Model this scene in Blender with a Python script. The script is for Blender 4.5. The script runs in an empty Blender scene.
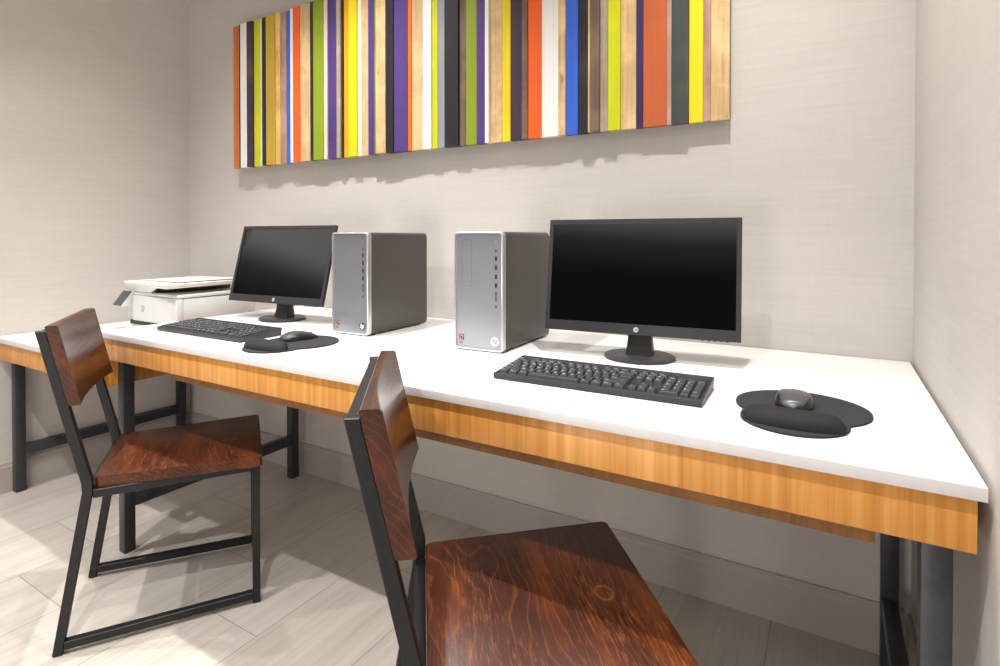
import bpy, bmesh, math, random
from mathutils import Vector, Matrix, Euler
PI = math.pi
random.seed(7)
SC = bpy.context.scene
COL = SC.collection

# ------------------------------------------------------------------ helpers
class MB:
    """collects shapes; build() links them as ONE mesh object"""
    def __init__(s): s.bm = bmesh.new(); s.mi = 0
    def _tag(s, faces):
        for f in faces: f.material_index = s.mi
    def hexa(s, b, t, bevel=0.0, seg=2):
        """b, t: four bottom / four top corners, counter-clockwise seen from above"""
        bm = s.bm
        vs = [bm.verts.new(p) for p in list(b) + list(t)]
        fs = [bm.faces.new([vs[i] for i in q]) for q in
              ((3,2,1,0),(4,5,6,7),(0,1,5,4),(1,2,6,5),(2,3,7,6),(3,0,4,7))]
        s._tag(fs)
        if bevel > 0:
            es = set(e for f in fs for e in f.edges)
            r = bmesh.ops.bevel(bm, geom=list(es), offset=bevel, segments=seg, affect='EDGES', profile=0.5)
            s._tag(r['faces'])
        return s
    def box(s, x0, x1, y0, y1, z0, z1, bevel=0.0, seg=2):
        return s.hexa([(x0,y0,z0),(x1,y0,z0),(x1,y1,z0),(x0,y1,z0)],
                      [(x0,y0,z1),(x1,y0,z1),(x1,y1,z1),(x0,y1,z1)], bevel, seg)
    def bar(s, p0, p1, w, h, side=(0,0,1), bevel=0.0015):
        """square tube from p0 to p1; w across, h along 'side'"""
        p0 = Vector(p0); p1 = Vector(p1); d = (p1-p0).normalized()
        u = Vector(side); u = (u - d*u.dot(d)).normalized(); r = d.cross(u)
        c = [r*(-w/2)+u*(-h/2), r*(w/2)+u*(-h/2), r*(w/2)+u*(h/2), r*(-w/2)+u*(h/2)]
        b = [p0+x for x in c]; t = [p1+x for x in c]
        n0 = len(s.bm.faces)
        return s.hexa(b, t, bevel, 1)
    def prism(s, poly, fn, d0, d1, bevel=0.0, seg=2, smooth_rim=True):
        """poly: 2D outline; fn(a,b,d) -> 3D point; extruded from d0 to d1"""
        bm = s.bm
        A = [bm.verts.new(fn(a,b,d0)) for a,b in poly]; B = [bm.verts.new(fn(a,b,d1)) for a,b in poly]
        n = len(poly)
        f0 = bm.faces.new(A[::-1]); f1 = bm.faces.new(B)
        fs = [f0, f1] + [bm.faces.new((A[i],A[(i+1)%n],B[(i+1)%n],B[i])) for i in range(n)]
        s._tag(fs)
        if bevel > 0:
            es = list(f0.edges)+list(f1.edges)
            r = bmesh.ops.bevel(bm, geom=es, offset=bevel, segments=seg, affect='EDGES', profile=0.5)
            s._tag(r['faces'])
        return s
    def rings(s, loops, cap=True, closed=True):
        """skin a list of equal-length loops of 3D points"""
        bm = s.bm
        V = [[bm.verts.new(p) for p in l] for l in loops]
        n = len(V[0]); fs = []
        for a, b in zip(V, V[1:]):
            for i in range(n if closed else n-1):
                fs.append(bm.faces.new((a[i], a[(i+1)%n], b[(i+1)%n], b[i])))
        if cap:
            fs.append(bm.faces.new(V[0][::-1])); fs.append(bm.faces.new(V[-1]))
        s._tag(fs)
        return s
    def disc(s, c, r, d0, d1, fn=None, n=32, bevel=0.0):
        fn = fn or (lambda a,b,d: (a,b,d))
        return s.prism([(c[0]+r*math.cos(2*PI*i/n), c[1]+r*math.sin(2*PI*i/n)) for i in range(n)], fn, d0, d1, bevel)
    def build(s, name, mats, parent=None, loc=None, angle=35):
        bm = s.bm
        bmesh.ops.recalc_face_normals(bm, faces=bm.faces[:])
        me = bpy.data.meshes.new(name)
        bm.to_mesh(me); bm.free()
        for m in (mats if isinstance(mats, (list, tuple)) else [mats]): me.materials.append(m)
        for p in me.polygons: p.use_smooth = True
        me.set_sharp_from_angle(angle=math.radians(angle))
        o = bpy.data.objects.new(name, me); COL.objects.link(o)
        if parent: o.parent = parent
        if loc: o.location = loc
        return o

def rrect(x0, x1, y0, y1, r, n=5):
    pts = []
    for cx, cy, a0 in ((x1-r,y0+r,-PI/2),(x1-r,y1-r,0),(x0+r,y1-r,PI/2),(x0+r,y0+r,PI)):
        for i in range(n+1):
            a = a0 + PI/2*i/n
            pts.append((cx+r*math.cos(a), cy+r*math.sin(a)))
    return pts
XZ = lambda a,b,d: (a, d, b)      # outline in x-z, depth along y
XY = lambda a,b,d: (a, b, d)

def thing(name, label, cat, loc=(0,0,0), rz=0.0, group=None):
    o = bpy.data.objects.new(name, None); COL.objects.link(o)
    o.empty_display_size = 0.05
    o.location = loc; o.rotation_euler = (0,0,rz)
    o['label'] = label; o['category'] = cat
    if group: o['group'] = group
    return o
def struct(o): o['kind'] = 'structure'; return o

# ------------------------------------------------------------------ materials
def new_mat(name, color=(.5,.5,.5), rough=.5, metal=0.0, spec=.5, coat=0.0, coat_rough=.1):
    m = bpy.data.materials.new(name); m.use_nodes = True
    b = m.node_tree.nodes['Principled BSDF']
    b.inputs['Base Color'].default_value = (*color, 1)
    b.inputs['Roughness'].default_value = rough
    b.inputs['Metallic'].default_value = metal
    b.inputs['Specular IOR Level'].default_value = spec
    b.inputs['Coat Weight'].default_value = coat
    b.inputs['Coat Roughness'].default_value = coat_rough
    return m
class NT:
    def __init__(s, m): s.t = m.node_tree; s.b = s.t.nodes['Principled BSDF']
    def n(s, typ, **kw):
        x = s.t.nodes.new(typ)
        for k, v in kw.items():
            if k.startswith('i_'):
                key = k[2:]; key = int(key) if key.isdigit() else key.replace('_',' ')
                x.inputs[key].default_value = v
            else: setattr(x, k, v)
        return x
    def l(s, a, b): s.t.links.new(a, b)
    def coord(s, scale=(1,1,1), rot=(0,0,0), loc=(0,0,0), kind='Object'):
        tc = s.n('ShaderNodeTexCoord'); mp = s.n('ShaderNodeMapping')
        mp.inputs['Scale'].default_value = scale; mp.inputs['Rotation'].default_value = rot; mp.inputs['Location'].default_value = loc
        s.l(tc.outputs[kind], mp.inputs['Vector']); return mp.outputs['Vector']
    def noise(s, vec, scale=5, detail=4, rough=.5, dist=0):
        x = s.n('ShaderNodeTexNoise'); x.inputs['Scale'].default_value = scale; x.inputs['Detail'].default_value = detail
        x.inputs['Roughness'].default_value = rough; x.inputs['Distortion'].default_value = dist
        if vec is not None: s.l(vec, x.inputs['Vector'])
        return x.outputs['Fac']
    def ramp(s, fac, stops, interp='LINEAR'):
        x = s.n('ShaderNodeValToRGB'); cr = x.color_ramp; cr.interpolation = interp
        while len(cr.elements) < len(stops): cr.elements.new(.5)
        for e, (p, c) in zip(cr.elements, stops): e.position = p; e.color = (*c, 1) if len(c) == 3 else c
        s.l(fac, x.inputs['Fac']); return x.outputs['Color']
    def mix(s, a, b, fac=.5, mode='MIX'):
        x = s.n('ShaderNodeMix', data_type='RGBA', blend_type=mode)
        for sock, v in ((x.inputs[6], a), (x.inputs[7], b)):
            if isinstance(v, tuple): sock.default_value = (*v, 1)
            else: s.l(v, sock)
        if isinstance(fac, (int, float)): x.inputs[0].default_value = fac
        else: s.l(fac, x.inputs[0])
        return x.outputs[2]
    def math(s, op, a, b=None, c=None):
        x = s.n('ShaderNodeMath', operation=op)
        for i, v in enumerate((a, b, c)):
            if v is None: continue
            if isinstance(v, (int, float)): x.inputs[i].default_value = v
            else: s.l(v, x.inputs[i])
        return x.outputs[0]
    def bump(s, h, strength=.2, dist=.01):
        x = s.n('ShaderNodeBump'); x.inputs['Strength'].default_value = strength; x.inputs['Distance'].default_value = dist
        s.l(h, x.inputs['Height']); s.l(x.outputs['Normal'], s.b.inputs['Normal'])
    def color(s, c): s.l(c, s.b.inputs['Base Color'])
    def rough(s, r): s.l(r, s.b.inputs['Roughness'])

def wallpaper(name, base, seams=True):
    m = new_mat(name, base, .8, spec=.2); t = NT(m)
    tc = t.n('ShaderNodeTexCoord'); sep = t.n('ShaderNodeSeparateXYZ'); t.l(tc.outputs['Object'], sep.inputs[0])
    along = t.math('ADD', sep.outputs[0], sep.outputs[1])
    comb = t.n('ShaderNodeCombineXYZ'); t.l(along, comb.inputs[0]); t.l(sep.outputs[2], comb.inputs[1])
    def stretched(sx, sz, scale, det):
        mp = t.n('ShaderNodeMapping'); mp.inputs['Scale'].default_value = (sx, sz, 1); t.l(comb.outputs[0], mp.inputs['Vector'])
        return t.noise(mp.outputs[0], scale, det, .6)
    hz = stretched(3, 90, 1, 3); vt = stretched(120, 10, 1, 3); slub = stretched(6, 240, 1, 2); big = stretched(2, 5, 1, 3)
    d = tuple(c*.90 for c in base); l = tuple(min(1, c*1.07) for c in base)
    c = t.ramp(hz, [(.3, d), (.7, l)])
    c = t.mix(c, t.ramp(vt, [(.3, d), (.7, l)]), .35)
    c = t.mix(c, t.ramp(slub, [(.35, tuple(x*.9 for x in base)), (.65, l)]), .3)
    c = t.mix(c, t.ramp(big, [(.35, tuple(x*.93 for x in base)), (.7, l)]), .3)
    t.color(c)
    h = t.math('ADD', t.math('MULTIPLY', slub, .6), t.math('MULTIPLY', vt, .4))
    t.bump(h, .12, .002)
    return m

def floor_mat():
    m = new_mat('floor_tile', (.5,.47,.43), .34, spec=.45); t = NT(m)
    tc = t.n('ShaderNodeTexCoord'); sep = t.n('ShaderNodeSeparateXYZ'); t.l(tc.outputs['Object'], sep.inputs[0])
    W, L, X0, Y0 = .2920, .635, .180, -.78
    cx = t.math('DIVIDE', t.math('SUBTRACT', sep.outputs[0], X0), W)
    col = t.math('FLOOR', cx); fx = t.math('SUBTRACT', cx, col)
    yo = t.math('ADD', t.math('SUBTRACT', sep.outputs[1], Y0), t.math('MULTIPLY', t.math('SUBTRACT', col, 1), L/3))
    cy = t.math('DIVIDE', yo, L); row = t.math('FLOOR', cy); fy = t.math('SUBTRACT', cy, row)
    ex = t.math('MULTIPLY', t.math('MINIMUM', fx, t.math('SUBTRACT', 1, fx)), W)
    ey = t.math('MULTIPLY', t.math('MINIMUM', fy, t.math('SUBTRACT', 1, fy)), L)
    e = t.math('MINIMUM', ex, ey)
    grout = t.math('LESS_THAN', e, .0013)
    idc = t.n('ShaderNodeCombineXYZ'); t.l(col, idc.inputs[0]); t.l(row, idc.inputs[1])
    wn = t.n('ShaderNodeTexWhiteNoise', noise_dimensions='2D'); t.l(idc.outputs[0], wn.inputs['Vector'])
    # streaks along y, shifted per tile
    off = t.n('ShaderNodeVectorMath', operation='MULTIPLY_ADD'); t.l(wn.outputs['Color'], off.inputs[0]); off.inputs[1].default_value = (7, 7, 7)
    t.l(tc.outputs['Object'], off.inputs[2])
    def st(sx, sy, det, dist=0):
        mp = t.n('ShaderNodeMapping'); mp.inputs['Scale'].default_value = (sx, sy, 1); t.l(off.outputs[0], mp.inputs['Vector'])
        return t.noise(mp.outputs[0], 1, det, .6, dist)
    fine = st(90, 3, 4); broad = st(13, 1.6, 3, .6)
    c = t.ramp(broad, [(.25, (.41,.368,.325)), (.5, (.53,.488,.44)), (.75, (.585,.555,.52))])
    c = t.mix(c, t.ramp(fine, [(.3, (.42,.383,.342)), (.65, (.585,.555,.515))]), .45)
    tone = t.ramp(wn.outputs['Value'], [(0, (.90,.89,.87)), (1, (1,1,1))])
    c = t.mix(c, tone, 1.0, 'MULTIPLY')
    c = t.mix(c, (.27,.245,.22), grout)
    t.color(c)
    t.rough(t.ramp(fine, [(.3, (.3,.3,.3)), (.7, (.42,.42,.42))]))
    t.bump(t.math('SUBTRACT', t.math('MULTIPLY', fine, .12), grout), .35, .001)
    return m

def apron_wood():
    m = new_mat('orange_veneer', (.6,.3,.08), .38, spec=.35); t = NT(m)
    tc = t.n('ShaderNodeTexCoord'); sep = t.n('ShaderNodeSeparateXYZ'); t.l(tc.outputs['Object'], sep.inputs[0])
    along = t.math('ADD', sep.outputs[0], sep.outputs[1])
    comb = t.n('ShaderNodeCombineXYZ'); t.l(along, comb.inputs[0]); t.l(sep.outputs[2], comb.inputs[2])
    def st(sx, sz, det, dist=0):
        mp = t.n('ShaderNodeMapping'); mp.inputs['Scale'].default_value = (sx, 1, sz); t.l(comb.outputs[0], mp.inputs['Vector'])
        return t.noise(mp.outputs[0], 1, det, .55, dist)
    broad = st(11, .8, 2); mid = st(55, 1.5, 3, .3); fine = st(300, 6, 2)
    c = t.ramp(broad, [(.25, (.40,.150,.022)), (.5, (.60,.265,.050)), (.72, (.78,.43,.135))])
    c = t.mix(c, t.ramp(mid, [(.28, (.30,.10,.012)), (.5, (.60,.26,.050)), (.75, (.86,.54,.22))]), .5)
    c = t.mix(c, t.ramp(fine, [(.3, (.44,.17,.03)), (.7, (.68,.33,.09))]), .22)
    t.color(c); t.bump(fine, .05, .001)
    return m

def walnut(name, center, tilt, dark=1.0, knot=(0,0,0), coat=.05):
    """stained solid timber: growth rings in 3D so faces show figure and ends show arcs"""
    m = new_mat(name, (.12,.04,.012), .38, spec=.30, coat=coat, coat_rough=.18); t = NT(m)
    v = t.coord(loc=center, rot=tilt)
    nz = t.n('ShaderNodeTexNoise'); nz.inputs['Scale'].default_value = 7.0; nz.inputs['Detail'].default_value = 2.5
    t.l(t.coord(scale=(1, .45, 1)), nz.inputs['Vector'])
    w = t.n('ShaderNodeVectorMath', operation='MULTIPLY_ADD'); t.l(nz.outputs['Color'], w.inputs[0]); w.inputs[1].default_value = (.075,.03,.075); t.l(v, w.inputs[2])
    wv = t.n('ShaderNodeTexWave', wave_type='RINGS', rings_direction='Y', wave_profile='SAW')
    wv.inputs['Scale'].default_value = 30; wv.inputs['Distortion'].default_value = .7; wv.inputs['Detail'].default_value = 2; wv.inputs['Detail Scale'].default_value = 3.0
    t.l(w.outputs[0], wv.inputs['Vector'])
    ring = wv.outputs['Fac']
    pores = t.noise(t.coord(scale=(420, 18, 420)), 1, 2, .6)
    fleck = t.noise(t.coord(scale=(260, 26, 260), loc=(3,1,2)), 1, 3, .7)
    blot = t.noise(t.coord(scale=(8, 2.2, 8)), 1, 3, .6)
    patch = t.noise(t.coord(scale=(9, 3, 9), loc=(5,2,1)), 1, 1, .5)
    k = lambda *c: tuple(x*dark for x in c)
    c = t.ramp(blot, [(.28, k(.016,.0032,.0013)), (.5, k(.058,.0112,.0027)), (.76, k(.175,.041,.0062))])
    line = t.ramp(ring, [(0, (0,0,0)), (.80, (0,0,0)), (.93, (1,1,1)), (1, (.2,.2,.2))])
    c = t.mix(c, k(.34,.098,.015), t.math('MULTIPLY', line, .24))
    kv = t.n('ShaderNodeVectorMath', operation='LENGTH'); t.l(t.coord(loc=knot, scale=(1,.8,0)), kv.inputs[0])
    kd = t.math('ADD', kv.outputs['Value'], t.math('MULTIPLY', t.math('SUBTRACT', blot, .5), .012))
    kr = t.ramp(t.math('MULTIPLY', kd, 20), [(0, (.35,.35,.35)), (.22, (.12,.12,.12)), (.30, (.9,.9,.9)), (.36, (.15,.15,.15)), (.5, (0,0,0))])
    c = t.mix(c, k(.33,.115,.028), t.math('MULTIPLY', kr, .7))
    fl = t.math('MULTIPLY', t.ramp(fleck, [(.52, (0,0,0)), (.66, (1,1,1))]), t.ramp(patch, [(.42, (0,0,0)), (.66, (.34,.34,.34))]))
    c = t.mix(c, k(.42,.155,.035), fl)
    c = t.mix(c, t.ramp(pores, [(.36, (.35,.3,.27)), (.52, (1,1,1))]), .5, 'MULTIPLY')
    t.color(c)
    t.bump(t.math('ADD', t.math('MULTIPLY', pores, .5), t.math('MULTIPLY', line, .3)), .12, .001)
    return m

def speckle(name, a, b, scale, rough, spec=.3, bump=.2):
    m = new_mat(name, a, rough, spec=spec); t = NT(m)
    f = t.noise(t.coord(), scale, 3, .6)
    t.color(t.ramp(f, [(.35, a), (.65, b)]))
    if bump: t.bump(f, bump, .001)
    return m

def paint_mat(name, base, lo=None, wood=None):
    """painted slat: streaky along z, worn toward tones lo / wood"""
    m = new_mat(name, base, .45, spec=.4); t = NT(m)
    oi = t.n('ShaderNodeObjectInfo')
    ov = t.n('ShaderNodeVectorMath', operation='MULTIPLY_ADD'); cb = t.n('ShaderNodeCombineXYZ')
    for i in range(3): t.l(oi.outputs['Random'], cb.inputs[i])
    t.l(cb.outputs[0], ov.inputs[0]); ov.inputs[1].default_value = (9,9,9)
    tc = t.n('ShaderNodeTexCoord'); t.l(tc.outputs['Object'], ov.inputs[2])
    def st(sx, sz, det, dist=0):
        mp = t.n('ShaderNodeMapping'); mp.inputs['Scale'].default_value = (sx, sx, sz); t.l(ov.outputs[0], mp.inputs['Vector'])
        return t.noise(mp.outputs[0], 1, det, .55, dist)
    f = st(160, 3, 3); g = st(3, 4.5, 2)
    lo = lo or tuple(x*.72 for x in base)
    c = t.ramp(f, [(.3, tuple(x*.88 for x in base)), (.7, base)])
    c = t.mix(c, lo, t.ramp(g, [(.52, (0,0,0)), (.72, (.75,.75,.75))]))
    t.color(c); t.bump(f, .06, .001)
    return m

def slat_wood(name, a, b):
    m = new_mat(name, a, .55, spec=.3); t = NT(m)
    oi = t.n('ShaderNodeObjectInfo')
    ov = t.n('ShaderNodeVectorMath', operation='MULTIPLY_ADD'); cb = t.n('ShaderNodeCombineXYZ')
    for i in range(3): t.l(oi.outputs['Random'], cb.inputs[i])
    t.l(cb.outputs[0], ov.inputs[0]); ov.inputs[1].default_value = (9,9,9)
    tc = t.n('ShaderNodeTexCoord'); t.l(tc.outputs['Object'], ov.inputs[2])
    def st(sx, sz, det, dist=0):
        mp = t.n('ShaderNodeMapping'); mp.inputs['Scale'].default_value = (sx, sx, sz); t.l(ov.outputs[0], mp.inputs['Vector'])
        return t.noise(mp.outputs[0], 1, det, .6, dist)
    f = st(110, 4, 4, .5); g = st(8, 9, 3); kn = st(26, 14, 1)
    c = t.ramp(f, [(.3, b), (.7, a)])
    c = t.mix(c, tuple(min(1, x*1.25) for x in a), t.ramp(g, [(.45, (0,0,0)), (.6, (.5,.5,.5))]))
    c = t.mix(c, tuple(x*.4 for x in b), t.ramp(kn, [(.72, (0,0,0)), (.8, (.7,.7,.7))]))
    t.color(c); t.bump(f, .08, .001)
    return m

M = {}
M['wall'] = wallpaper('linen_wallpaper', (.545,.517,.483))
M['ceiling'] = speckle('ceiling_paint', (.72,.70,.67), (.75,.73,.70), 60, .9, .2, .05)
M['base'] = speckle('taupe_baseboard', (.395,.36,.332), (.415,.38,.35), 40, .45, .35, .03)
M['floor'] = floor_mat()
M['laminate'] = speckle('white_laminate', (.84,.84,.82), (.86,.86,.845), 30, .32, .35, 0)
M['edge'] = speckle('shaded_laminate_edge', (.60,.595,.595), (.63,.625,.625), 60, .45, .35, 0)  # tabletop edge greyed: its shade is put into the colour
M['veneer'] = apron_wood()
M['rail'] = slat_wood('shaded_rail_timber', (.25,.12,.04), (.17,.075,.022))  # rail wood darkened to carry the shade behind the apron
M['steel'] = speckle('charcoal_steel', (.028,.029,.032), (.036,.037,.040), 120, .40, .45, .03)
M['chair_steel'] = speckle('black_chair_steel', (.008,.008,.009), (.012,.012,.013), 140, .42, .35, .03)
M['seat'] = walnut('seat_timber', (-.02, 0, .055), (.05, .04, .10), .88, (-.40, .025*.8, 0))
M['back'] = walnut('backrest_timber', (.30, 0, -.48), (.03, .12, .05), .82, (-3, 0, 0), .45)
M['silver'] = new_mat('silver_bezel', (.56,.57,.58), .30, metal=.75)
M['silver_face'] = speckle('brushed_silver_face', (.375,.38,.425), (.395,.40,.445), 300, .34, .5, .02)
NT(M['silver_face']).b.inputs['Metallic'].default_value = .7
M['case'] = speckle('dark_case_paint', (.070,.063,.060), (.078,.070,.066), 300, .38, .5, .03)
NT(M['case']).b.inputs['Metallic'].default_value = .35
M['blackplastic'] = speckle('black_plastic', (.018,.018,.019), (.024,.024,.025), 200, .40, .45, .03)
M['bezel'] = speckle('charcoal_bezel_plastic', (.024,.023,.026), (.030,.029,.032), 260, .36, .45, .03)
M['screen'] = new_mat('screen_glass', (.0015,.0015,.0018), .05, spec=.9)
M['port'] = new_mat('port_black', (.006,.006,.007), .5)
M['groove'] = new_mat('panel_groove', (.19,.19,.205), .5)
M['chrome'] = new_mat('chrome_badge', (.72,.72,.72), .22, metal=.9)
M['badge_reflection'] = new_mat('dark_reflection_badge', (.10,.10,.105), .35, metal=.4)  # chrome badge with its dark reflection put into the colour
M['badge_white'] = new_mat('pale_badge', (.70,.70,.70), .4)
M['kb'] = speckle('keyboard_plastic', (.020,.020,.023), (.026,.026,.029), 200, .42, .45, .03)
M['key'] = speckle('key_plastic', (.036,.036,.045), (.046,.046,.055), 400, .36, .5, .04)
M['legend'] = new_mat('key_legend_white', (.85,.85,.88), .5)
M['led'] = new_mat('amber_indicator', (.85,.42,.12), .3)
NT(M['led']).b.inputs['Emission Color'].default_value = (1,.45,.12,1); NT(M['led']).b.inputs['Emission Strength'].default_value = .7
M['fabric'] = speckle('mouse_mat_fabric', (.028,.027,.028), (.045,.043,.044), 900, .9, .15, .35)
M['gel'] = speckle('wrist_rest_cloth', (.012,.012,.0125), (.020,.019,.020), 700, .75, .25, .2)
M['mouse_top'] = new_mat('mouse_shell_satin', (.060,.060,.066), .30, spec=.5)
M['mouse_side'] = new_mat('mouse_side_black', (.010,.010,.011), .35)
M['printer'] = speckle('printer_white_plastic', (.585,.595,.60), (.605,.615,.615), 200, .42, .4, .02)
M['printer_cream'] = speckle('printer_cream_plastic', (.66,.635,.585), (.69,.66,.61), 200, .5, .35, .02)
M['printer_shade'] = new_mat('printer_gap_shade', (.020,.018,.017), .5)  # near-black colour standing in for shade in the printer's gaps
M['printer_screen'] = new_mat('printer_touch_screen', (.05,.052,.055), .25)
M['copper'] = new_mat('printer_badge_tan', (.50,.42,.33), .35, metal=.4)
M['sticker'] = new_mat('sticker_maroon', (.10,.030,.026), .4)
M['sticker_red'] = new_mat('sticker_orange', (.36,.12,.08), .4)
M['sticker_pale'] = new_mat('sticker_pale', (.60,.48,.44), .4)

# ------------------------------------------------------------------ the room
RW = 3.121; YF = -4.0; ZC = 2.62
struct(MB().box(-2.2, RW+.1, YF, .1, -.06, 0).build('floor', M['floor']))
struct(MB().box(-.1, RW+.1, 0, .1, 0, ZC).build('wall_back', M['wall']))
struct(MB().box(-.1, 0, -1.12, 0, 0, ZC).build('wall_left', M['wall']))
struct(MB().box(RW, RW+.1, YF, 0, 0, ZC).build('wall_right', M['wall']))
struct(MB().box(-.1, RW+.1, -2.9, .1, ZC, ZC+.08).build('ceiling', M['ceiling']))
BH = .128
def skirting(name, a, b, nrm):
    a = Vector(a); b = Vector(b); n = Vector(nrm)
    prof = [(0,0),(.013,0),(.013,BH-.022),(.010,BH-.016),(.010,BH-.006),(.006,BH),(0,BH)]
    mb = MB(); mb.rings([[p+n*d+Vector((0,0,z)) for d, z in prof] for p in (a, b)])
    struct(mb.build(name, M['base'], angle=20))
skirting('baseboard_back', (.0131,-.0001,.0001), (RW-.0131,-.0001,.0001), (0,-1,0))
skirting('baseboard_left', (.0001,-1.12,.0001), (.0001,-.0133,.0001), (1,0,0))
skirting('baseboard_right', (RW-.0001,YF,.0001), (RW-.0001,-.0133,.0001), (-1,0,0))

# ------------------------------------------------------------------ long white desk
DX0, DX1, DY, DZ = .878, 3.114, -.815, .75
desk = thing('desk', 'long white-topped desk with orange wood apron, carrying both computers', 'desk', ((DX0+DX1)/2, DY/2, 0))
O = Vector(desk.location)
def dbox(x0,x1,y0,y1,z0,z1,b=0.0,mb=None): return (mb or MB()).box(x0-O.x,x1-O.x,y0-O.y,y1-O.y,z0,z1,b)
dbox(DX0, DX1, DY+.0012, -.003, DZ-.018, DZ, .0006).build('tabletop', M['laminate'], desk)
dbox(DX0, DX1, DY, DY+.0011, DZ-.018, DZ-.0003, .0003).build('shaded_edge', M['edge'], desk)['label'] = 'front edge of the top, greyed for its shade'
AZ0, AZ1 = .660, DZ-.0182
dbox(DX0+.001, DX1-.008, -.804, -.784, AZ0, AZ1, .0008).build('apron', M['veneer'], desk)['label'] = 'orange veneered front apron'
dbox(DX0+.0015, DX0+.0085, -.7838, -.02, .565, AZ1, .0008).build('side_apron', M['veneer'], desk)  # unseen board, added to block light leaking between the two tables
dbox(DX1-.030, DX1-.010, -.783, -.02, AZ0, AZ1, .0008).build('side_apron', M['veneer'], desk)
dbox(1.25, 3.000, -.783, -.763, .634, AZ1, .0008).build('support_rail', M['rail'], desk)['label'] = 'wooden rail behind the front apron, darkened for the shade there'
for X in (.887, 3.053):
    for y0 in (-.762, -.088):
        dbox(X, X+.036, y0, y0+.036, 0.0005, AZ1 if X > 1 else AZ1, .0025).build('leg', M['steel'], desk)
    dbox(X+.002, X+.034, -.7262, -.0878, .148, .188, .002).build('stretcher', M['steel'], desk)

# ------------------------------------------------------------------ low side table on the left
LZ = .653
low = thing('side_table', 'lower white-topped table in the left corner, carrying the printer', 'table', (.44, DY/2, 0))
O2 = Vector(low.location)
def lbox(x0,x1,y0,y1,z0,z1,b=0.0): return MB().box(x0-O2.x,x1-O2.x,y0-O2.y,y1-O2.y,z0,z1,b)
lbox(.003, .874, DY+.0012, -.003, LZ-.020, LZ, .0006).build('tabletop', M['laminate'], low)
lbox(.003, .874, DY, DY+.0011, LZ-.020, LZ-.0003, .0003).build('shaded_edge', M['edge'], low)['label'] = 'front edge of the top, greyed for its shade'
lbox(.006, .8725, -.804, -.784, .560, LZ-.0202, .0008).build('apron', M['veneer'], low)['label'] = 'orange veneered front apron'
lbox(.8525, .8725, -.7838, -.02, .560, LZ-.0202, .0008).build('side_apron', M['veneer'], low)
for y0 in (-.762, -.088):
    lbox(.016, .052, y0, y0+.036, 0.0005, LZ-.0202, .0025).build('leg', M['steel'], low)
lbox(.018, .050, -.7262, -.0878, .148, .190, .002).build('stretcher', M['steel'], low)

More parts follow.
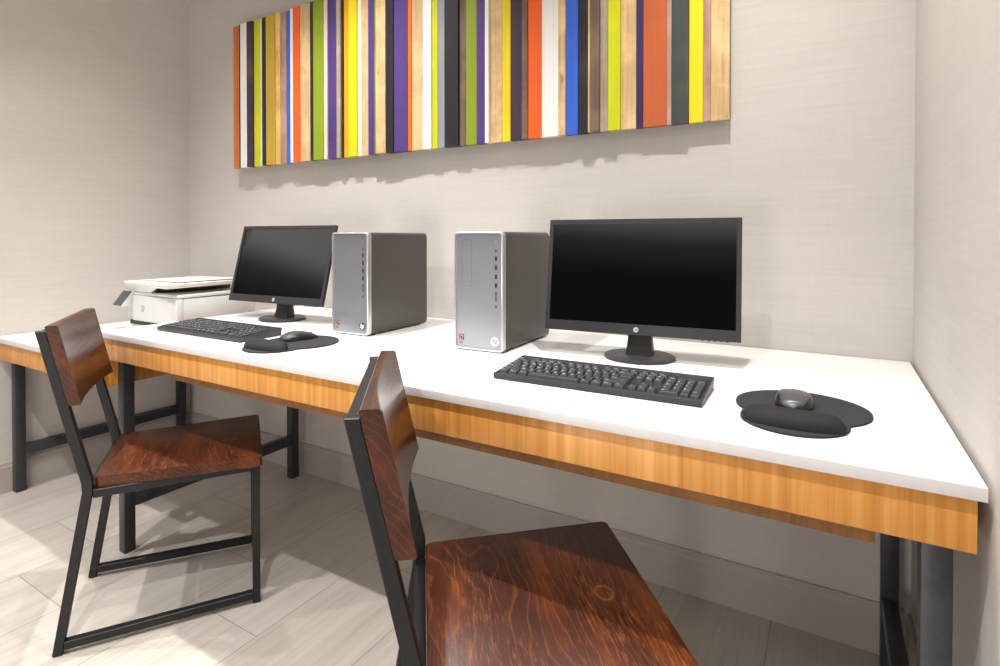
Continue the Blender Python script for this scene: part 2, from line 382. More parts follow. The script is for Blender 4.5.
# ------------------------------------------------------------------ chairs
def chair(label, loc, yaw, g):
    t = thing('chair', label, 'chair', (*loc, 0), yaw, 'wooden chairs on black steel frames')
    s = .021
    wf, wl, L, ub, zb, ut, zt = g['wf'], g['wL'], g['L'], g['ub'], g['zb'], g['ut'], g['zt']
    sb, sf, wb, wr, zs, ts = g['sb'], g['sf'], g['wsb'], g['wsf'], g['zs'], g['ts']
    zu = zs-ts                                   # underside of the timber
    k = (ut-ub)/(zt-zb)
    for sg in (-1, 1):
        v0, v1 = sorted((sg*wf/2, sg*(wf/2-s)))
        w = s*1.04
        # outline of the bent rear upright, foot to top
        prof = [(0,.004),(w,.004),(ub+w,zb-.012),(ub+w,zb+.012),(ut+w,zt),(ut,zt),(ub,zb+.010),(ub,zb-.012)]
        MB().prism(prof, lambda a,b,d: (a,d,b), v0, v1, .0015, 1).build('rear_upright', M['chair_steel'], t)
        MB().box(.003, w-.003, v0+.003, v1-.003, 0, .004).build('foot_glide', M['blackplastic'], t)
        f0, f1 = sorted((sg*wl/2, sg*(wl/2-s)))
        MB().box(L-s, L, f0, f1, .004, zu-.0002, .0015, 1).build('front_leg', M['chair_steel'], t)
        MB().box(L-s+.003, L-.003, f0+.003, f1-.003, 0, .004).build('foot_glide', M['blackplastic'], t)
        cv0, cv1 = (v0+v1)/2, (f0+f1)/2
        MB().bar((w*.9+.004, cv0, .0235), (L-s-.0002, cv1, .0235), s, .021).build('floor_runner', M['chair_steel'], t)
        MB().bar((ub+w+.0002, cv0*.985, zu-.0112), (L-s-.0002, cv1, zu-.0112), s, .022).build('seat_rail', M['chair_steel'], t)
    MB().box(L-s+.0005, L-.0005, -wl/2+s+.0002, wl/2-s-.0002, zu-.022, zu-.0002, .0015, 1).build('cross_rail', M['chair_steel'], t)
    MB().box(ub+s*1.04-.0005-s, ub+s*1.04-.0005, -wf/2+s+.0002, wf/2-s-.0002, zu-.022, zu-.0002, .0015, 1).build('cross_rail', M['chair_steel'], t)
    # top crossbar between the uprights, leaning with them
    zc = zt-.012
    MB().bar((ut+s*.52+k*(zc-zt), -wf/2+s+.0002, zc), (ut+s*.52+k*(zc-zt), wf/2-s-.0002, zc), s, .022, (k,0,1)).build('top_rail', M['chair_steel'], t)
    # seat: trapezoid board with eased corners
    r = .010
    P = [(sb,-wb/2),(sf,-wr/2),(sf,wr/2),(sb,wb/2)]
    out = []
    for i in range(4):
        p = Vector(P[i]); a = (Vector(P[i-1])-p).normalized(); b = (Vector(P[(i+1)%4])-p).normalized()
        for q in range(6):
            f = q/5
            A = p+a*r; B = p+b*r
            out.append(tuple(A*(1-f)**2 + p*2*f*(1-f) + B*f*f))
    MB().prism(out, lambda a,b,d: (a,b,d), zu, zs, .0025, 2).build('seat', M['seat'], t, angle=30)
    # backrest: timber panel, flat behind, scooped in front
    bt, zbb, zt2 = g['bt'], g['zbb'], zt+g['up']
    n = 20; loops = []
    h = wf/2
    for i in range(n+1):
        v = -h + 2*h*i/n; q = v/h
        th = bt - g['sc']*(1-q*q)
        loop = []
        def pt(z, d): return (ut+(z-zt)*k + s*1.04 + .0006 + d, v, z)
        e = .003
        loop = [pt(zbb+e,0), pt(zbb,e), pt(zbb,th-e), pt(zbb+e,th), pt(zt2-e,th), pt(zt2,th-e), pt(zt2,e), pt(zt2-e,0)]
        loops.append(loop)
    MB().rings(loops).build('backrest', M['back'], t, angle=40)
    return t
gA = dict(sc=.013, up=.013, wf=.380, wL=.346, L=.4833, ub=.0651, zb=.4197, ut=-.0284, zt=.8252, sb=.0885, sf=.4886, wsb=.352, wsf=.412, zs=.4378, ts=.029, bt=.0275, zbb=.6323)
gB = dict(sc=.0165, up=.011, wf=.396, wL=.364, L=.4809, ub=.0675, zb=.4248, ut=-.0226, zt=.8165, sb=.0896, sf=.4835, wsb=.358, wsf=.4264, zs=.4339, ts=.027, bt=.0315, zbb=.6185)
chair('dark-stained wooden chair on a black steel frame, pulled up to the left computer', (1.1108,-.9853), .9674, gA)
chair('dark-stained wooden chair on a black steel frame, nearest the camera, its legs cut off below', (2.2770,-1.0095), .6767, gB)

# ------------------------------------------------------------------ lettering helpers
_pending = []
def text_mesh(body, size):
    cu = bpy.data.curves.new('lettering', 'FONT'); cu.body = body; cu.size = size; cu.align_x = 'LEFT'; cu.align_y = 'BOTTOM_BASELINE'
    cu.resolution_u = 2
    o = bpy.data.objects.new('lettering', cu); COL.objects.link(o); return o
def add_text(mb, me, fn):
    vs = [mb.bm.verts.new(fn(v.co.x, v.co.y)) for v in me.vertices]
    for p in me.polygons:
        try:
            f = mb.bm.faces.new([vs[i] for i in p.vertices]); f.material_index = mb.mi
        except ValueError: pass

def round_badge(name, parent, fn, r, mats, label=None):
    """circular badge with slanted hp strokes; fn(a,b,d): a right, b up, d outwards"""
    mb = MB(); n = 36
    mb.prism([(r*math.cos(2*PI*i/n), r*math.sin(2*PI*i/n)) for i in range(n)], fn, 0, r*.10)
    mb.mi = 1
    sh = .30
    def stroke(a0, b0, a1, b1, w):
        # a slanted bar from (a0,b0) to (a1,b1) in unit coordinates
        d0, d1 = r*.105, r*.16
        A = Vector((a0,b0)); B = Vector((a1,b1)); dr = (B-A).normalized(); nn = Vector((-dr.y, dr.x))*w/2
        q = [A-nn, B-nn, B+nn, A+nn]
        mb.prism([(p.x*r, p.y*r) for p in q], fn, d0, d1)
    sx = lambda x, y: x + sh*y
    # h
    stroke(sx(-.52,-.42), -.42, sx(-.52,.93), .80, .17)
    stroke(sx(-.46,.36), .36, sx(-.12,.36), .36, .17)
    stroke(sx(-.12,.40), .40, sx(-.12,-.42), -.42, .17)
    # p
    stroke(sx(.20,.42), .42, sx(.20,-.86), -.80, .17)
    stroke(sx(.16,.36), .36, sx(.58,.36), .36, .17)
    stroke(sx(.58,.40), .40, sx(.58,-.40), -.40, .17)
    stroke(sx(.58,-.34), -.34, sx(.22,-.34), -.34, .17)
    o = mb.build(name, mats, parent)
    if label: o['label'] = label
    return o

# ------------------------------------------------------------------ computer towers
def tower(label, x, y, a, drive, badge):
    t = thing('computer_tower', label, 'computer', (x, y, DZ), a, 'desktop computer towers on the desk')
    w, h, d, z0 = .1535, .3251, .3077, .0025
    MB().prism(rrect(-w/2+.0005, w/2-.0005, z0+.0005, h-.0005, .012), XZ, .0165, d, .002, 2).build('case', M['case'], t)
    # raised silver rim with a recessed face
    mb = MB()
    o = rrect(-w/2, w/2, z0, h, .012, 6); i1 = rrect(-w/2+.0058, w/2-.0058, z0+.0058, h-.0058, .007, 6)
    oi = rrect(-w/2+.0018, w/2-.0018, z0+.0018, h-.0018, .0105, 6)
    L = lambda pl, dd: [(p[0], dd, p[1]) for p in pl]
    mb.rings([L(o,.0163), L(o,.002), L(oi,0), L(i1,0), L(i1,.0045)], cap=False)
    mb.build('front_rim', M['silver'], t, angle=50)
    MB().prism(rrect(-w/2+.0057, w/2-.0057, z0+.0057, h-.0057, .007, 6), XZ, .0045, .016).build('front_panel', M['silver_face'], t)
    F = .0045
    def port(name, u, z, pw, ph, mat=M['port'], r=.001):
        return MB().prism(rrect(u-pw/2, u+pw/2, z-ph/2, z+ph/2, min(pw,ph)*.3, 3), XZ, F-.0008, F+.0005).build(name, mat, t)
    port('power_button', .0535, .296, .0035, .008, M['silver'])
    MB().disc((.0535,.2725), .0026, F-.0008, F+.0005, XZ, 20).build('audio_jack', M['port'], t)
    for z in (.2525,.2285,.2045,.1805): port('usb_port', .0535, z, .0058, .0125)
    port('card_slot', .0535, .1515, .0030, .026)
    port('indicator', .0535, .124, .0036, .007)
    if drive:
        mb = MB(); x0, x1, zz0, zz1, b = -.052, -.022, .176, .303, .0008
        for q in ((x0,x0+b,zz0,zz1),(x1-b,x1,zz0,zz1),(x0,x1,zz0,zz0+b),(x0,x1,zz1-b,zz1)):
            mb.box(q[0],q[1],F-.0006,F+.0002,q[2],q[3])
        dr = mb.build('optical_drive', M['groove'], t)
    mb = MB().prism(rrect(-.0625,-.0475,.026,.043,.0012,3), XZ, F-.0006, F+.0002)
    mb.mi = 1
    for q in ((-.0605,-.0525,.0385,.0405),(-.0525,-.0505,.0325,.0405),(-.0605,-.0585,.0305,.0345),(-.0605,-.0555,.0295,.0310)):
        mb.box(q[0],q[1],F-.0012,F-.0006,q[2],q[3])
    mb.mi = 2
    mb.box(-.0612,-.0492,F-.0012,F-.0006,.0272,.0284)
    mb.mi = 3
    for u in (-.0615,-.0555): mb.box(u,u+.0040,F-.0006,F+.0002,.0165,.0235)
    mb.build('sticker', [M['sticker'], M['sticker_pale'], M['sticker_pale'], M['sticker_red']], t)['label'] = 'small maroon processor sticker'
    round_badge('badge', t, lambda a,b,dd: (.0500+a, F-dd, .0300+b), .0125, badge)
    for u in (-.055,.055):
        for v in (.03,.262):
            MB().box(u-.016,u+.016,v-.012,v+.012,0,z0+.0030,.0005,1).build('foot', M['blackplastic'], t)
    # rear panel, seen only from behind
    MB().box(-w/2+.008,w/2-.008,d,d+.0015,z0+.008,h-.008).build('rear_panel', M['groove'], t)
    return t
tower('silver-fronted computer tower standing beside the left monitor', 1.6344, -.4394, .0351, False, [M['badge_reflection'], M['badge_white']])
tower('silver-fronted computer tower standing beside the right monitor, with upright drive slot', 2.1238, -.4459, .0401, True, [M['badge_white'], M['silver_face']])

# ------------------------------------------------------------------ monitors
def monitor(label, x, y, z, a, tilt, bc, w):
    t = thing('monitor', label, 'monitor', (x, y, DZ), a, 'flat black monitors on the desk')
    h = .297; zb = z-DZ
    ct, st_ = math.cos(tilt), math.sin(tilt)
    def T(u, v, d): return (u, v*st_ + d*ct, zb + v*ct - d*st_)   # u right, v up the panel, d behind the face
    bs, btop, bb = .0115, .0125, .0270
    mb = MB()
    L = lambda pl, d: [T(p[0], p[1], d) for p in pl]
    o = rrect(-w/2, w/2, 0, h, .002, 2); oi = rrect(-w/2+.0008, w/2-.0008, .0008, h-.0008, .0018, 2)
    i1 = rrect(-w/2+bs, w/2-bs, bb, h-btop, .0006, 2)
    mb.rings([L(o,.011), L(o,.0012), L(oi,0), L(i1,0), L(i1,.0030)], cap=False)
    mb.build('bezel', M['bezel'], t, angle=30)
    MB().prism([p for p in i1], lambda p,q,d: T(p,q,d), .0028, .006).build('screen', M['screen'], t)
    # back shell, bulging toward the middle
    s1 = rrect(-w/2+.001, w/2-.001, .001, h-.001, .003, 3); s2 = rrect(-w/2+.03, w/2-.03, .03, h-.03, .02, 3)
    mb = MB(); mb.rings([L(s1,.0062), L(s1,.0125), L(s2,.036)]); mb.build('back_shell', M['blackplastic'], t)
    round_badge('badge', t, lambda p,q,d: T(p, bb*.50+q, -d), .0062, [M['badge_white'], M['bezel']])
    for i in range(5):
        MB().box(-.003,.003,-.002,.002,-.0008,.0008).build('button', M['blackplastic'], t, T(w/2-.03-i*.014, -.0008, .008))
    # neck and round foot
    bx, by = bc
    e1 = lambda rx, ry, zz: [(bx+rx*math.cos(2*PI*i/56), by+ry*math.sin(2*PI*i/56), zz) for i in range(56)]
    MB().rings([e1(.086,.076,.0002), e1(.0890,.0790,.002), e1(.0890,.0790,.0075), e1(.085,.075,.0100), e1(.03,.03,.0108)]).build('foot', M['bezel'], t, angle=50)
    def nk(wd, y0, y1, zz): return [(bx+p, q, zz) for p, q in rrect(-wd/2, wd/2, y0, y1, .006, 3)]
    top = zb+.075
    MB().rings([nk(.068, by-.012, by+.032, .0100), nk(.060, by-.004, by+.030, .045), nk(.056, max(by, .05*st_/ct+.042-.02), max(by,.03)+.032, top)]).build('neck', M['blackplastic'], t)
    return t
monitor('black monitor with slim bezel on a round foot, the larger-looking one at the right', 2.5243, -.335, .8136, .1011, .141, (.003,.031), .4862)
monitor('black monitor with slim bezel on a round foot, standing near the printer', 1.1715, -.3722, .8157, .0714, .25, (.006,.040), .4835)

# ------------------------------------------------------------------ keyboards
KW, KD, KF, KB = .4360, .1462, .0150, .0265
U = .01885
def key_rows():
    rows = []
    def row(yc, hh, items): rows.append((yc, hh, items))
    F = []
    x = 0; F.append((0,1,'Esc'))
    for g, st in ((0,2),(1,6.5),(2,11)):
        for i in range(4): F.append((st+i,1,'F%d'%(g*4+i+1)))
    for i, s in enumerate(('Prt','Scr','Brk')): F.append((15.25+i,1,s))
    row(5.55, .78, F)
    R = [(i,1,c) for i, c in enumerate('`1234567890-=')] + [(13,2,'Back')] + [(15.25+i,1,s) for i, s in enumerate(('Ins','Hm','PU'))] + [(18.5+i,1,s) for i, s in enumerate(('Num','/','*','-'))]
    row(4.5, 1, R)
    R = [(0,1.5,'Tab')] + [(1.5+i,1,c) for i, c in enumerate('QWERTYUIOP[]')] + [(13.5,1.5,'\\')] + [(15.25+i,1,s) for i, s in enumerate(('Del','End','PD'))] + [(18.5+i,1,c) for i, c in enumerate('789')]
    row(3.5, 1, R)
    R = [(0,1.75,'Caps')] + [(1.75+i,1,c) for i, c in enumerate('ASDFGHJKL;\'')] + [(12.75,2.25,'Enter')] + [(18.5+i,1,c) for i, c in enumerate('456')]
    row(2.5, 1, R)
    R = [(0,2.25,'Shift')] + [(2.25+i,1,c) for i, c in enumerate('ZXCVBNM,./')] + [(12.25,2.75,'Shift'),(16.25,1,'^')] + [(18.5+i,1,c) for i, c in enumerate('123')]
    row(1.5, 1, R)
    R = [(0,1.25,'Ctrl'),(1.25,1.25,'Win'),(2.5,1.25,'Alt'),(3.75,6.25,''),(10,1.25,'Alt'),(11.25,1.25,'Win'),(12.5,1.25,'Menu'),(13.75,1.25,'Ctrl'),
         (15.25,1,'<'),(16.25,1,'v'),(17.25,1,'>'),(18.5,2,'0'),(20.5,1,'.')]
    row(.5, 1, R)
    tall = [(21.5, 3.5, 2, '+', 2.5), (21.5, 1.5, 2, 'Ent', .5)]   # double-height keypad keys
    return rows, tall
def build_keyboard(label):
    t = thing('keyboard', label, 'keyboard', (0,0,DZ), 0, 'black full-size keyboards on the desk')
    top = lambda y: KF-.002 + (KB-KF)*y/KD
    # wedge body with a raised rim around a recessed key bed
    x0, x1, y0, y1 = 0, KW, 0, KD
    L = lambda i, dz: [(x0+i, y0+i, top(i)+dz), (x1-i, y0+i, top(i)+dz), (x1-i, y1-i, top(KD-i)+dz), (x0+i, y1-i, top(KD-i)+dz)]
    B = [(x0+.0015,y0+.0005,.001),(x1-.0015,y0+.0005,.001),(x1-.0015,y1-.002,.001),(x0+.0015,y1-.002,.001)]
    mb = MB(); mb.rings([B, L(0,-.0015), L(.0012,.0008), L(.0045,.0010), L(.0060,-.0022)])
    mb.build('body', M['kb'], t, angle=25)
    for fx in (.03, KW-.03):
        for fy in (.015, KD-.015):
            MB().box(fx-.012, fx+.012, fy-.004, fy+.004, 0, .003).build('rubber_foot', M['blackplastic'], t)
    rows, tall = key_rows()
    mx, my = (KW-22.5*U)/2, .0085
    todo = []
    for yc, hh, items in rows:
        for x, wd, s in items: todo.append((mx+x*U, my+(yc-hh/2)*U + (.0 if yc < 5 else .0025), wd*U, hh*U, s))
    for x, yc, hh, s, _ in tall: todo.append((mx+x*U, my+(yc-1.5+(-.0))*U if False else my+(_-.5)*U, U, 2*U, s))
    texts = [text_mesh(s, .0075 if len(s) == 1 else .0046) if s else None for *_, s in todo]
    dg = bpy.context.evaluated_depsgraph_get(); dg.update()
    meshes = []
    for o in texts: meshes.append(bpy.data.meshes.new_from_object(o.evaluated_get(dg)) if o else None)
    sl = (KB-KF)/KD
    for (x, y, wd, hh, s), me in zip(todo, meshes):
        g = .0011; e = .0017; hz = .0072 if hh > .017 else .0055
        cx, cy = x+wd/2, y+hh/2
        zb = top(cy)-.0024
        mb = MB()
        b = [(-wd/2+g,-hh/2+g),(wd/2-g,-hh/2+g),(wd/2-g,hh/2-g),(-wd/2+g,hh/2-g)]
        q = [(p[0]-math.copysign(e,p[0]), p[1]-math.copysign(e,p[1])+.0004) for p in b]
        q2 = [(p[0]-math.copysign(.0006,p[0]), p[1]-math.copysign(.0006,p[1])) for p in q]
        mb.rings([[(p[0],p[1],sl*p[1]) for p in b], [(p[0],p[1],sl*p[1]+hz-.0006) for p in q], [(p[0],p[1],sl*p[1]+hz) for p in q2]])
        if me:
            mb.mi = 1
            ox, oy = -wd/2+g+e+.0012, hh/2-g-e-.0062 if len(s) == 1 else -.0008
            add_text(mb, me, lambda a, c: (ox+a, oy+c, sl*(oy+c)+hz+.00012))
        mb.build('key', [M['key'], M['legend']], t, (cx, cy, zb), angle=25)
    for o, me in zip(texts, meshes):
        if o:
            cu = o.data; bpy.data.objects.remove(o); bpy.data.curves.remove(cu); bpy.data.meshes.remove(me)
    for i in range(3):
        o = MB().disc((0,0), .0013, 0, .0008, n=12).build('indicator', M['led'] if i == 0 else M['groove'], t, (mx+(19.0+i*1.0)*U, my+5.75*U, top(my+5.75*U)-.0021))
    return t
def copy_tree(o, parent=None):
    c = o.copy(); COL.objects.link(c)
    if parent: c.parent = parent
    for ch in list(o.children): copy_tree(ch, c)
    return c
kb = build_keyboard('black keyboard lying in front of the right monitor')
kb2 = copy_tree(kb)
kb.location = (2.3105,-.6720,DZ); kb.rotation_euler.z = .0298
kb2.location = (1.0258,-.7069,DZ); kb2.rotation_euler.z = .0109
kb2['label'] = 'black keyboard lying in front of the left monitor'

# ------------------------------------------------------------------ mouse mats with wrist rests
def mouse_mat(label, x, y, a):
    t = thing('mouse_mat', label, 'mouse mat', (x, y, DZ), a, 'black mouse mats with wrist rests')
    pts = []
    n = 96
    # union outline of the round mat and the lobe that carries the rest, in polar form
    def inside(px, py):
        return (px/.109)**2 + ((py+.010)/.106)**2 <= 1 or ((px+.008)/.082)**2 + ((py+.100)/.080)**2 <= 1
    for i in range(n):
        th = 2*PI*i/n; lo, hi = 0, .4
        for _ in range(40):
            md = (lo+hi)/2
            if inside(md*math.cos(th), md*math.sin(th)-.03): lo = md
            else: hi = md
        pts.append((lo*math.cos(th), lo*math.sin(th)-.03))
    MB().prism(pts, XY, .0003, .0040, .0010, 1).build('mat', M['fabric'], t, angle=40)
    # gel rest: swept half-round following the front curve
    loops = []; m = 28
    for i in range(m+1):
        q = -1 + 2*i/m
        th = -PI/2 + q*1.02
        cx, cy = -.008 + .070*math.sin(q*1.18)/math.sin(1.18), -.100 - .036*math.cos(q*1.05) + .006
        tx = .075*math.cos(q*1.18)*1.18/math.sin(1.18); ty = .036*math.sin(q*1.05)*1.05
        T = Vector((tx, ty)).normalized(); N = Vector((-T.y, T.x))
        e = max(0.0, 1-abs(q)**5)**.5
        wd = .002 + .0275*e; hh = .001 + .0235*e
        lp = []
        for j in range(13):
            ph = PI*j/12
            lp.append((cx+N.x*wd*math.cos(ph), cy+N.y*wd*math.cos(ph), .0041+hh*math.sin(ph)**.8))
        loops.append(lp)
    MB().rings(loops).build('wrist_rest', M['gel'], t, angle=60)
    return t
mouse_mat('black mouse mat with padded wrist rest, at the right end of the desk', 2.900, -.556, 0)
mouse_mat('black mouse mat with padded wrist rest, in front of the left tower', 1.608, -.596, .05)

def mouse(label, x, y, a):
    t = thing('mouse', label, 'mouse', (x, y, DZ+.0041), a, 'black computer mice')
    # lofted shell, tail toward -y, buttons toward +y
    ln = .061; N = 18
    prof = []
    for i in range(N+1):
        s = -1+2*i/N
        e = max(0.0, 1-abs(s)**3.2)**.5
        wd = .0305*e*(1-.06*s) + .0008
        hh = (.0265*math.cos((s+.18)*1.05) - .002)*max(.25, e**.6)
        prof.append((s*ln, wd, max(.006, hh)))
    def shell(sc0, sc1, lo, q):
        loops = []
        for yy, wd, hh in prof:
            lp = []
            for j in range(q+1):
                f = sc0 + (sc1-sc0)*j/q; ph = f*PI
                lp.append((-wd*math.copysign(abs(math.cos(ph))**.72, math.cos(ph)), yy, .0004+hh*math.sin(ph)**.62*lo))
            loops.append(lp)
        return loops
    MB().rings(shell(0, 1, .955, 20)).build('side_shell', M['mouse_side'], t, angle=60)
    top = []
    for yy, wd, hh in prof[1:-1]:
        lp = []
        for d in (0, -.0016):
            js = range(13) if d == 0 else range(12,-1,-1)
            for j in js:
                ph = (.26 + .48*j/12)*PI
                lp.append((-(wd+d)*.99*math.copysign(abs(math.cos(ph))**.72, math.cos(ph)), yy*.985, .0006+(hh*1.01+d)*math.sin(ph)**.62))
        top.append(lp)
    MB().rings(top).build('top_shell', M['mouse_top'], t, angle=60)
    hz = .0118
    MB().rings([[(sx, .036+.008*math.cos(2*PI*i/24), hz-.002+.008*math.sin(2*PI*i/24)) for i in range(24)] for sx in (-.003,.003)]).build('scroll_wheel', M['groove'], t)
    return t
mouse('black computer mouse seen from behind, on the right-hand mat', 2.888, -.553, .04)
mouse('black computer mouse seen side-on, on the left-hand mat', 1.574, -.584, -.22)

# ------------------------------------------------------------------ printer
pr = thing('printer', 'white office printer with a raised feeder lid on the low corner table', 'printer', (.585,-.34,LZ))
PO = Vector((.585,-.34,LZ))
def W(x, y, z): return (x-PO.x, y-PO.y, z-PO.z)
def pbox(x0,x1,y0,y1,z0,z1,b=.004,mb=None): return (mb or MB()).box(x0-PO.x,x1-PO.x,y0-PO.y,y1-PO.y,z0-PO.z,z1-PO.z,b)
pbox(.375,.790,-.485,-.170,.7165,.820,.003).build('body', M['printer'], pr)
pbox(.385,.786,-.470,-.174,.6535,.7162,.003).build('base', M['printer'], pr)
pbox(.425,.782,-.500,-.4702,.6985,.7160,.001).build('output_slot', M['printer_shade'], pr)['label'] = 'paper output slot, its shade put in as a dark block'
fc = pbox(.462,.7915,-.510,-.4854,.7168,.822,.005).build('front_cover', M['printer'], pr)
pbox(.440,.782,-.500,-.4702,.6600,.6980,.001).build('lower_front', M['printer'], pr)
pbox(.360,.700,-.550,-.5005,.672,.680,.002).build('output_tray', M['printer_cream'], pr)
pbox(.466,.793,-.508,-.172,.8225,.836,.004).build('scanner_lid', M['printer'], pr)
pbox(.40,.66,-.48,-.20,.8362,.8628,.003).build('feeder_base', M['printer_shade'], pr)['label'] = 'dark block standing in for the shaded gap under the feeder'
b = [W(.44,-.505,.836),W(.655,-.505,.836),W(.70,-.21,.846),W(.44,-.21,.846)]
tt = [W(.415,-.535,.858),W(.800,-.555,.858),W(.775,-.215,.858),W(.40,-.215,.858)]
MB().hexa([W(.435,-.525,.8630),W(.800,-.555,.8630),W(.775,-.215,.8630),W(.41,-.215,.8630)],
          [W(.430,-.530,.8790),W(.806,-.565,.8790),W(.780,-.210,.8790),W(.40,-.210,.8790)], .003).build('feeder_tray', M['printer_cream'], pr)
MB().hexa([W(.44,-.506,.8362),W(.60,-.508,.8362),W(.60,-.4805,.8362),W(.44,-.4805,.8362)],
          [W(.438,-.522,.8628),W(.72,-.545,.8628),W(.60,-.4805,.8628),W(.42,-.4805,.8628)], .001).build('feeder_chin', M['printer'], pr)
MB().hexa([W(.50,-.475,.8792),W(.752,-.475,.8792),W(.752,-.23,.8792),W(.50,-.23,.8792)],
          [W(.50,-.475,.8798),W(.752,-.475,.8822),W(.752,-.23,.8822),W(.50,-.23,.8798)], .0001).build('flap_gap_shade', M['printer_shade'], pr)  # dark wedge painted as the shaded gap under the flap
MB().hexa([W(.47,-.478,.8799),W(.757,-.478,.8823),W(.757,-.227,.8823),W(.47,-.227,.8799)],
          [W(.47,-.478,.8825),W(.757,-.478,.8855),W(.757,-.227,.8855),W(.47,-.227,.8825)], .0008).build('feeder_flap', M['printer_cream'], pr)
# tilted control panel at the left of the front
cp = MB().hexa([W(.392,-.553,.776),W(.4615,-.553,.776),W(.4615,-.500,.774),W(.392,-.500,.774)],
               [W(.392,-.507,.838),W(.4615,-.507,.838),W(.4615,-.4870,.834),W(.392,-.4870,.834)], .002).build('control_panel', M['printer'], pr)
n = Vector((0,-.056,.044)).normalized()     # outward from the tilted face
def CP(u, v, d):
    p = Vector(W(.392,-.553,.776))*(1-v) + Vector(W(.392,-.507,.838))*v + Vector((u,0,0))
    return p + Vector((0,-.803,.596))*d
mb = MB(); mb.prism(rrect(.0015,.068,.04,.96,.002,3), lambda a,b_,d: tuple(CP(a,b_,d)), .0002, .0015)
sc_o = mb.build('touch_screen', M['printer_screen'], cp)
round_badge('badge', fc, lambda a,b_,d: (.545-PO.x+a, -.5102-PO.y-d, .770-PO.z+b_), .0130, [M['copper'], M['badge_white']])

# ------------------------------------------------------------------ striped wall art
C = dict(
 orange=('orange', paint_mat('paint_orange', (.72,.16,.018), (.55,.10,.015))),
 orangered=('orange-red', paint_mat('paint_orange_red', (.82,.125,.020), (.70,.10,.02))),
 rust=('rust-red', paint_mat('paint_rust', (.50,.115,.035), (.26,.08,.035))),
 white=('white', paint_mat('paint_white', (.84,.83,.81), (.78,.76,.73))),
 cream=('cream', paint_mat('paint_cream', (.74,.66,.50), (.66,.55,.36))),
 plum=('dark plum', paint_mat('paint_plum', (.060,.032,.062), (.14,.09,.06))),
 purple=('purple', paint_mat('paint_purple', (.090,.048,.215), (.050,.030,.12))),
 dpurple=('deep purple', paint_mat('paint_deep_purple', (.042,.026,.105), (.03,.02,.06))),
 yellow=('yellow', paint_mat('paint_yellow', (.86,.66,.010), (.78,.52,.012))),
 lime=('lime', paint_mat('paint_lime', (.56,.60,.012), (.70,.66,.012))),
 gold=('mustard', paint_mat('paint_mustard', (.50,.34,.035), (.40,.27,.05))),
 amber=('amber', paint_mat('paint_amber', (.80,.40,.015), (.70,.30,.02))),
 green=('olive green', paint_mat('paint_olive', (.26,.34,.022), (.17,.20,.02))),
 black=('black', paint_mat('paint_black', (.022,.021,.026), (.05,.05,.05))),
 charcoal=('charcoal', paint_mat('paint_charcoal', (.055,.060,.062), (.10,.13,.075))),
 blue=('blue', paint_mat('paint_blue', (.045,.125,.62), (.04,.16,.60))),
 greyblue=('grey-blue', paint_mat('paint_grey_blue', (.29,.31,.36), (.40,.36,.30))),
 tan=('bare tan wood', slat_wood('pine', (.66,.47,.25), (.46,.29,.13))),
 pinewood=('bare honey wood', slat_wood('honey_pine', (.70,.46,.18), (.50,.28,.09))),
 pink=('pinkish-brown wood', slat_wood('washed_wood', (.44,.27,.215), (.32,.185,.14))),
 greige=('greige wood', slat_wood('grey_wood', (.40,.33,.27), (.29,.225,.175))),
 brown=('dark brown wood', slat_wood('brown_wood', (.19,.13,.095), (.105,.068,.048))),
)
EDGE = [.461,.491,.511,.524,.574,.612,.666,.681,.715,.776,.807,.843,.878,.898,.943,1.01,1.032,1.091,1.111,1.169,1.192,1.202,1.239,1.283,1.302,1.349,1.381,1.394,1.444,1.481,1.55,1.568,1.623,1.663,1.689,1.723,1.784,1.816,1.862,1.899,1.915,1.965,2.0,2.047,2.069,2.119,2.18,2.205,2.247,2.284,2.291,2.321,2.349,2.387,2.435,2.458,2.528,2.542,2.59,2.629,2.65,2.70]
SEQ = 'orange tan black white plum lime cream black gold pinewood pink blue white orangered tan black green cream purple greige black amber yellow white tan purple green tan black purple orange tan white lime greyblue black brown green purple white tan yellow plum brown orangered white tan blue black tan brown greige lime tan dpurple rust pink charcoal yellow pink tan'.split()
EDGE = [.453 + (e-.461)*(2.697-.453)/(2.700-.461) for e in EDGE]
assert len(SEQ) == len(EDGE)-1, (len(SEQ), len(EDGE))
AZB, AZT = 1.391, 2.074
art = thing('wall_art', 'long wall panel of upright multicoloured wooden slats hanging above the desk', 'wall art', (1.58, 0, AZB))
MB().box(.457-1.58, 2.693-1.58, -.0200, -.0005, .004, AZT-AZB-.004, .001).build('backing_board', M['blackplastic'], art)
deps = [.048,.042,.055,.056,.058,.042,.05,.053,.058,.052,.045,.043,.054,.057,.053,.058,.06,.054,.048,.057,.05,.043,.056,.045,.046,.058,.057,.063,.060,.054,.052,.048,.053,.046,.044,.052,.041,.046,.047,.053,.043,.042,.048,.055,.050,.047,.050,.045,.041,.054,.056,.041,.050,.037,.038,.043,.044,.045,.034,.033,.034]
for i, (a, b_, s) in enumerate(zip(EDGE, EDGE[1:], SEQ)):
    d = deps[i]; d = .046 + (d-.05)*.8
    o = MB().box(-(b_-a)/2+.0003, (b_-a)/2-.0003, -d, -.0201, 0, AZT-AZB, .0008, 1).build('slat', C[s][1], art, ((a+b_)/2-1.58, 0, 0))
    o['label'] = C[s][0] + ' slat'

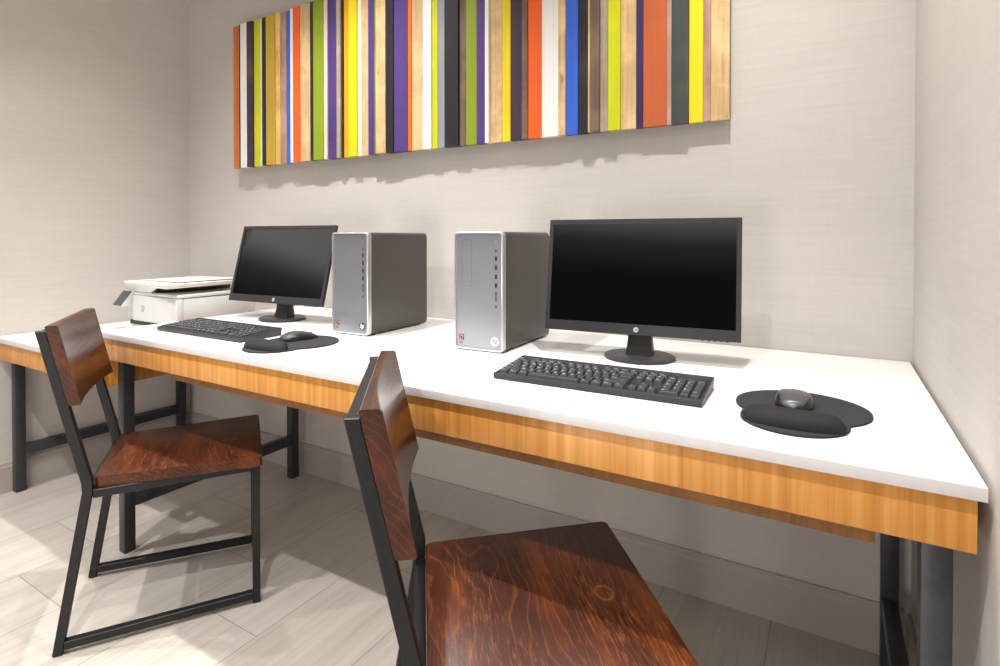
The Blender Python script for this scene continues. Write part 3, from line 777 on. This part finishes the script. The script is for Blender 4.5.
# ------------------------------------------------------------------ light
def spot(x, y, z, power, size=118, blend=.9, r=.022, col=(1,.972,.938), aim=(0,0)):
    l = bpy.data.lights.new('downlight', 'SPOT'); l.energy = power; l.spot_size = math.radians(size); l.spot_blend = blend
    l.shadow_soft_size = r; l.color = col
    o = bpy.data.objects.new('downlight', l); COL.objects.link(o); o.location = (x, y, z)
    d = Vector((aim[0], aim[1], -1)); o.rotation_euler = d.to_track_quat('-Z', 'Y').to_euler()
    return o
for x, e in ((.80, 42), (1.39, 135), (2.72, 112)):  # leftmost spot is added to brighten the left of the wall
    spot(x, -.64, 2.60, e, 104)
for x, e in ((.25, 105), (1.39, 128), (2.54, 128)):
    spot(x, -1.75, 2.60, e)
for x in (.8, 2.2):
    spot(x, -2.8, 2.60, 25)  # rear row added as fill, no such fixtures known
# added soft fill, low behind the camera, brightens under the desk; no lamp there
l = bpy.data.lights.new('fill_light', 'POINT'); l.energy = 85; l.shadow_soft_size = .35; l.color = (1,.94,.89)
o = bpy.data.objects.new('fill_light', l); COL.objects.link(o); o.location = (2.2, -3.7, .45)
wd = bpy.data.worlds.new('World'); SC.world = wd; wd.use_nodes = True
t = wd.node_tree; bg = t.nodes['Background']
tc = t.nodes.new('ShaderNodeTexCoord'); sp = t.nodes.new('ShaderNodeSeparateXYZ'); rp = t.nodes.new('ShaderNodeValToRGB')
t.links.new(tc.outputs['Generated'], sp.inputs[0]); t.links.new(sp.outputs[2], rp.inputs[0]); t.links.new(rp.outputs[0], bg.inputs[0])
cr = rp.color_ramp
while len(cr.elements) < 5: cr.elements.new(.5)
for e, (p_, c_) in zip(cr.elements, ((0,.05),(.21,.03),(.265,.22),(.31,1.15),(1,.75))): e.position = p_; e.color = (c_, c_*.985, c_*.96, 1)
bg.inputs[1].default_value = 1.0

# ------------------------------------------------------------------ camera
cam = bpy.data.cameras.new('camera'); co = bpy.data.objects.new('camera', cam); COL.objects.link(co); SC.camera = co
cam.sensor_fit = 'HORIZONTAL'; cam.sensor_width = 36; cam.lens = 557.755*36/1000
cam.shift_x = 0; cam.shift_y = -(333-243.024)/1000
co.location = (2.9461,-1.7115,1.0608)
co.rotation_euler = (PI/2-.0111, 0, .5366)
cam.clip_start = .02
SC.view_settings.view_transform = 'Standard'; SC.view_settings.look = 'None'
SC.view_settings.exposure = 0; SC.view_settings.gamma = 1; SC.view_settings.use_curve_mapping = False
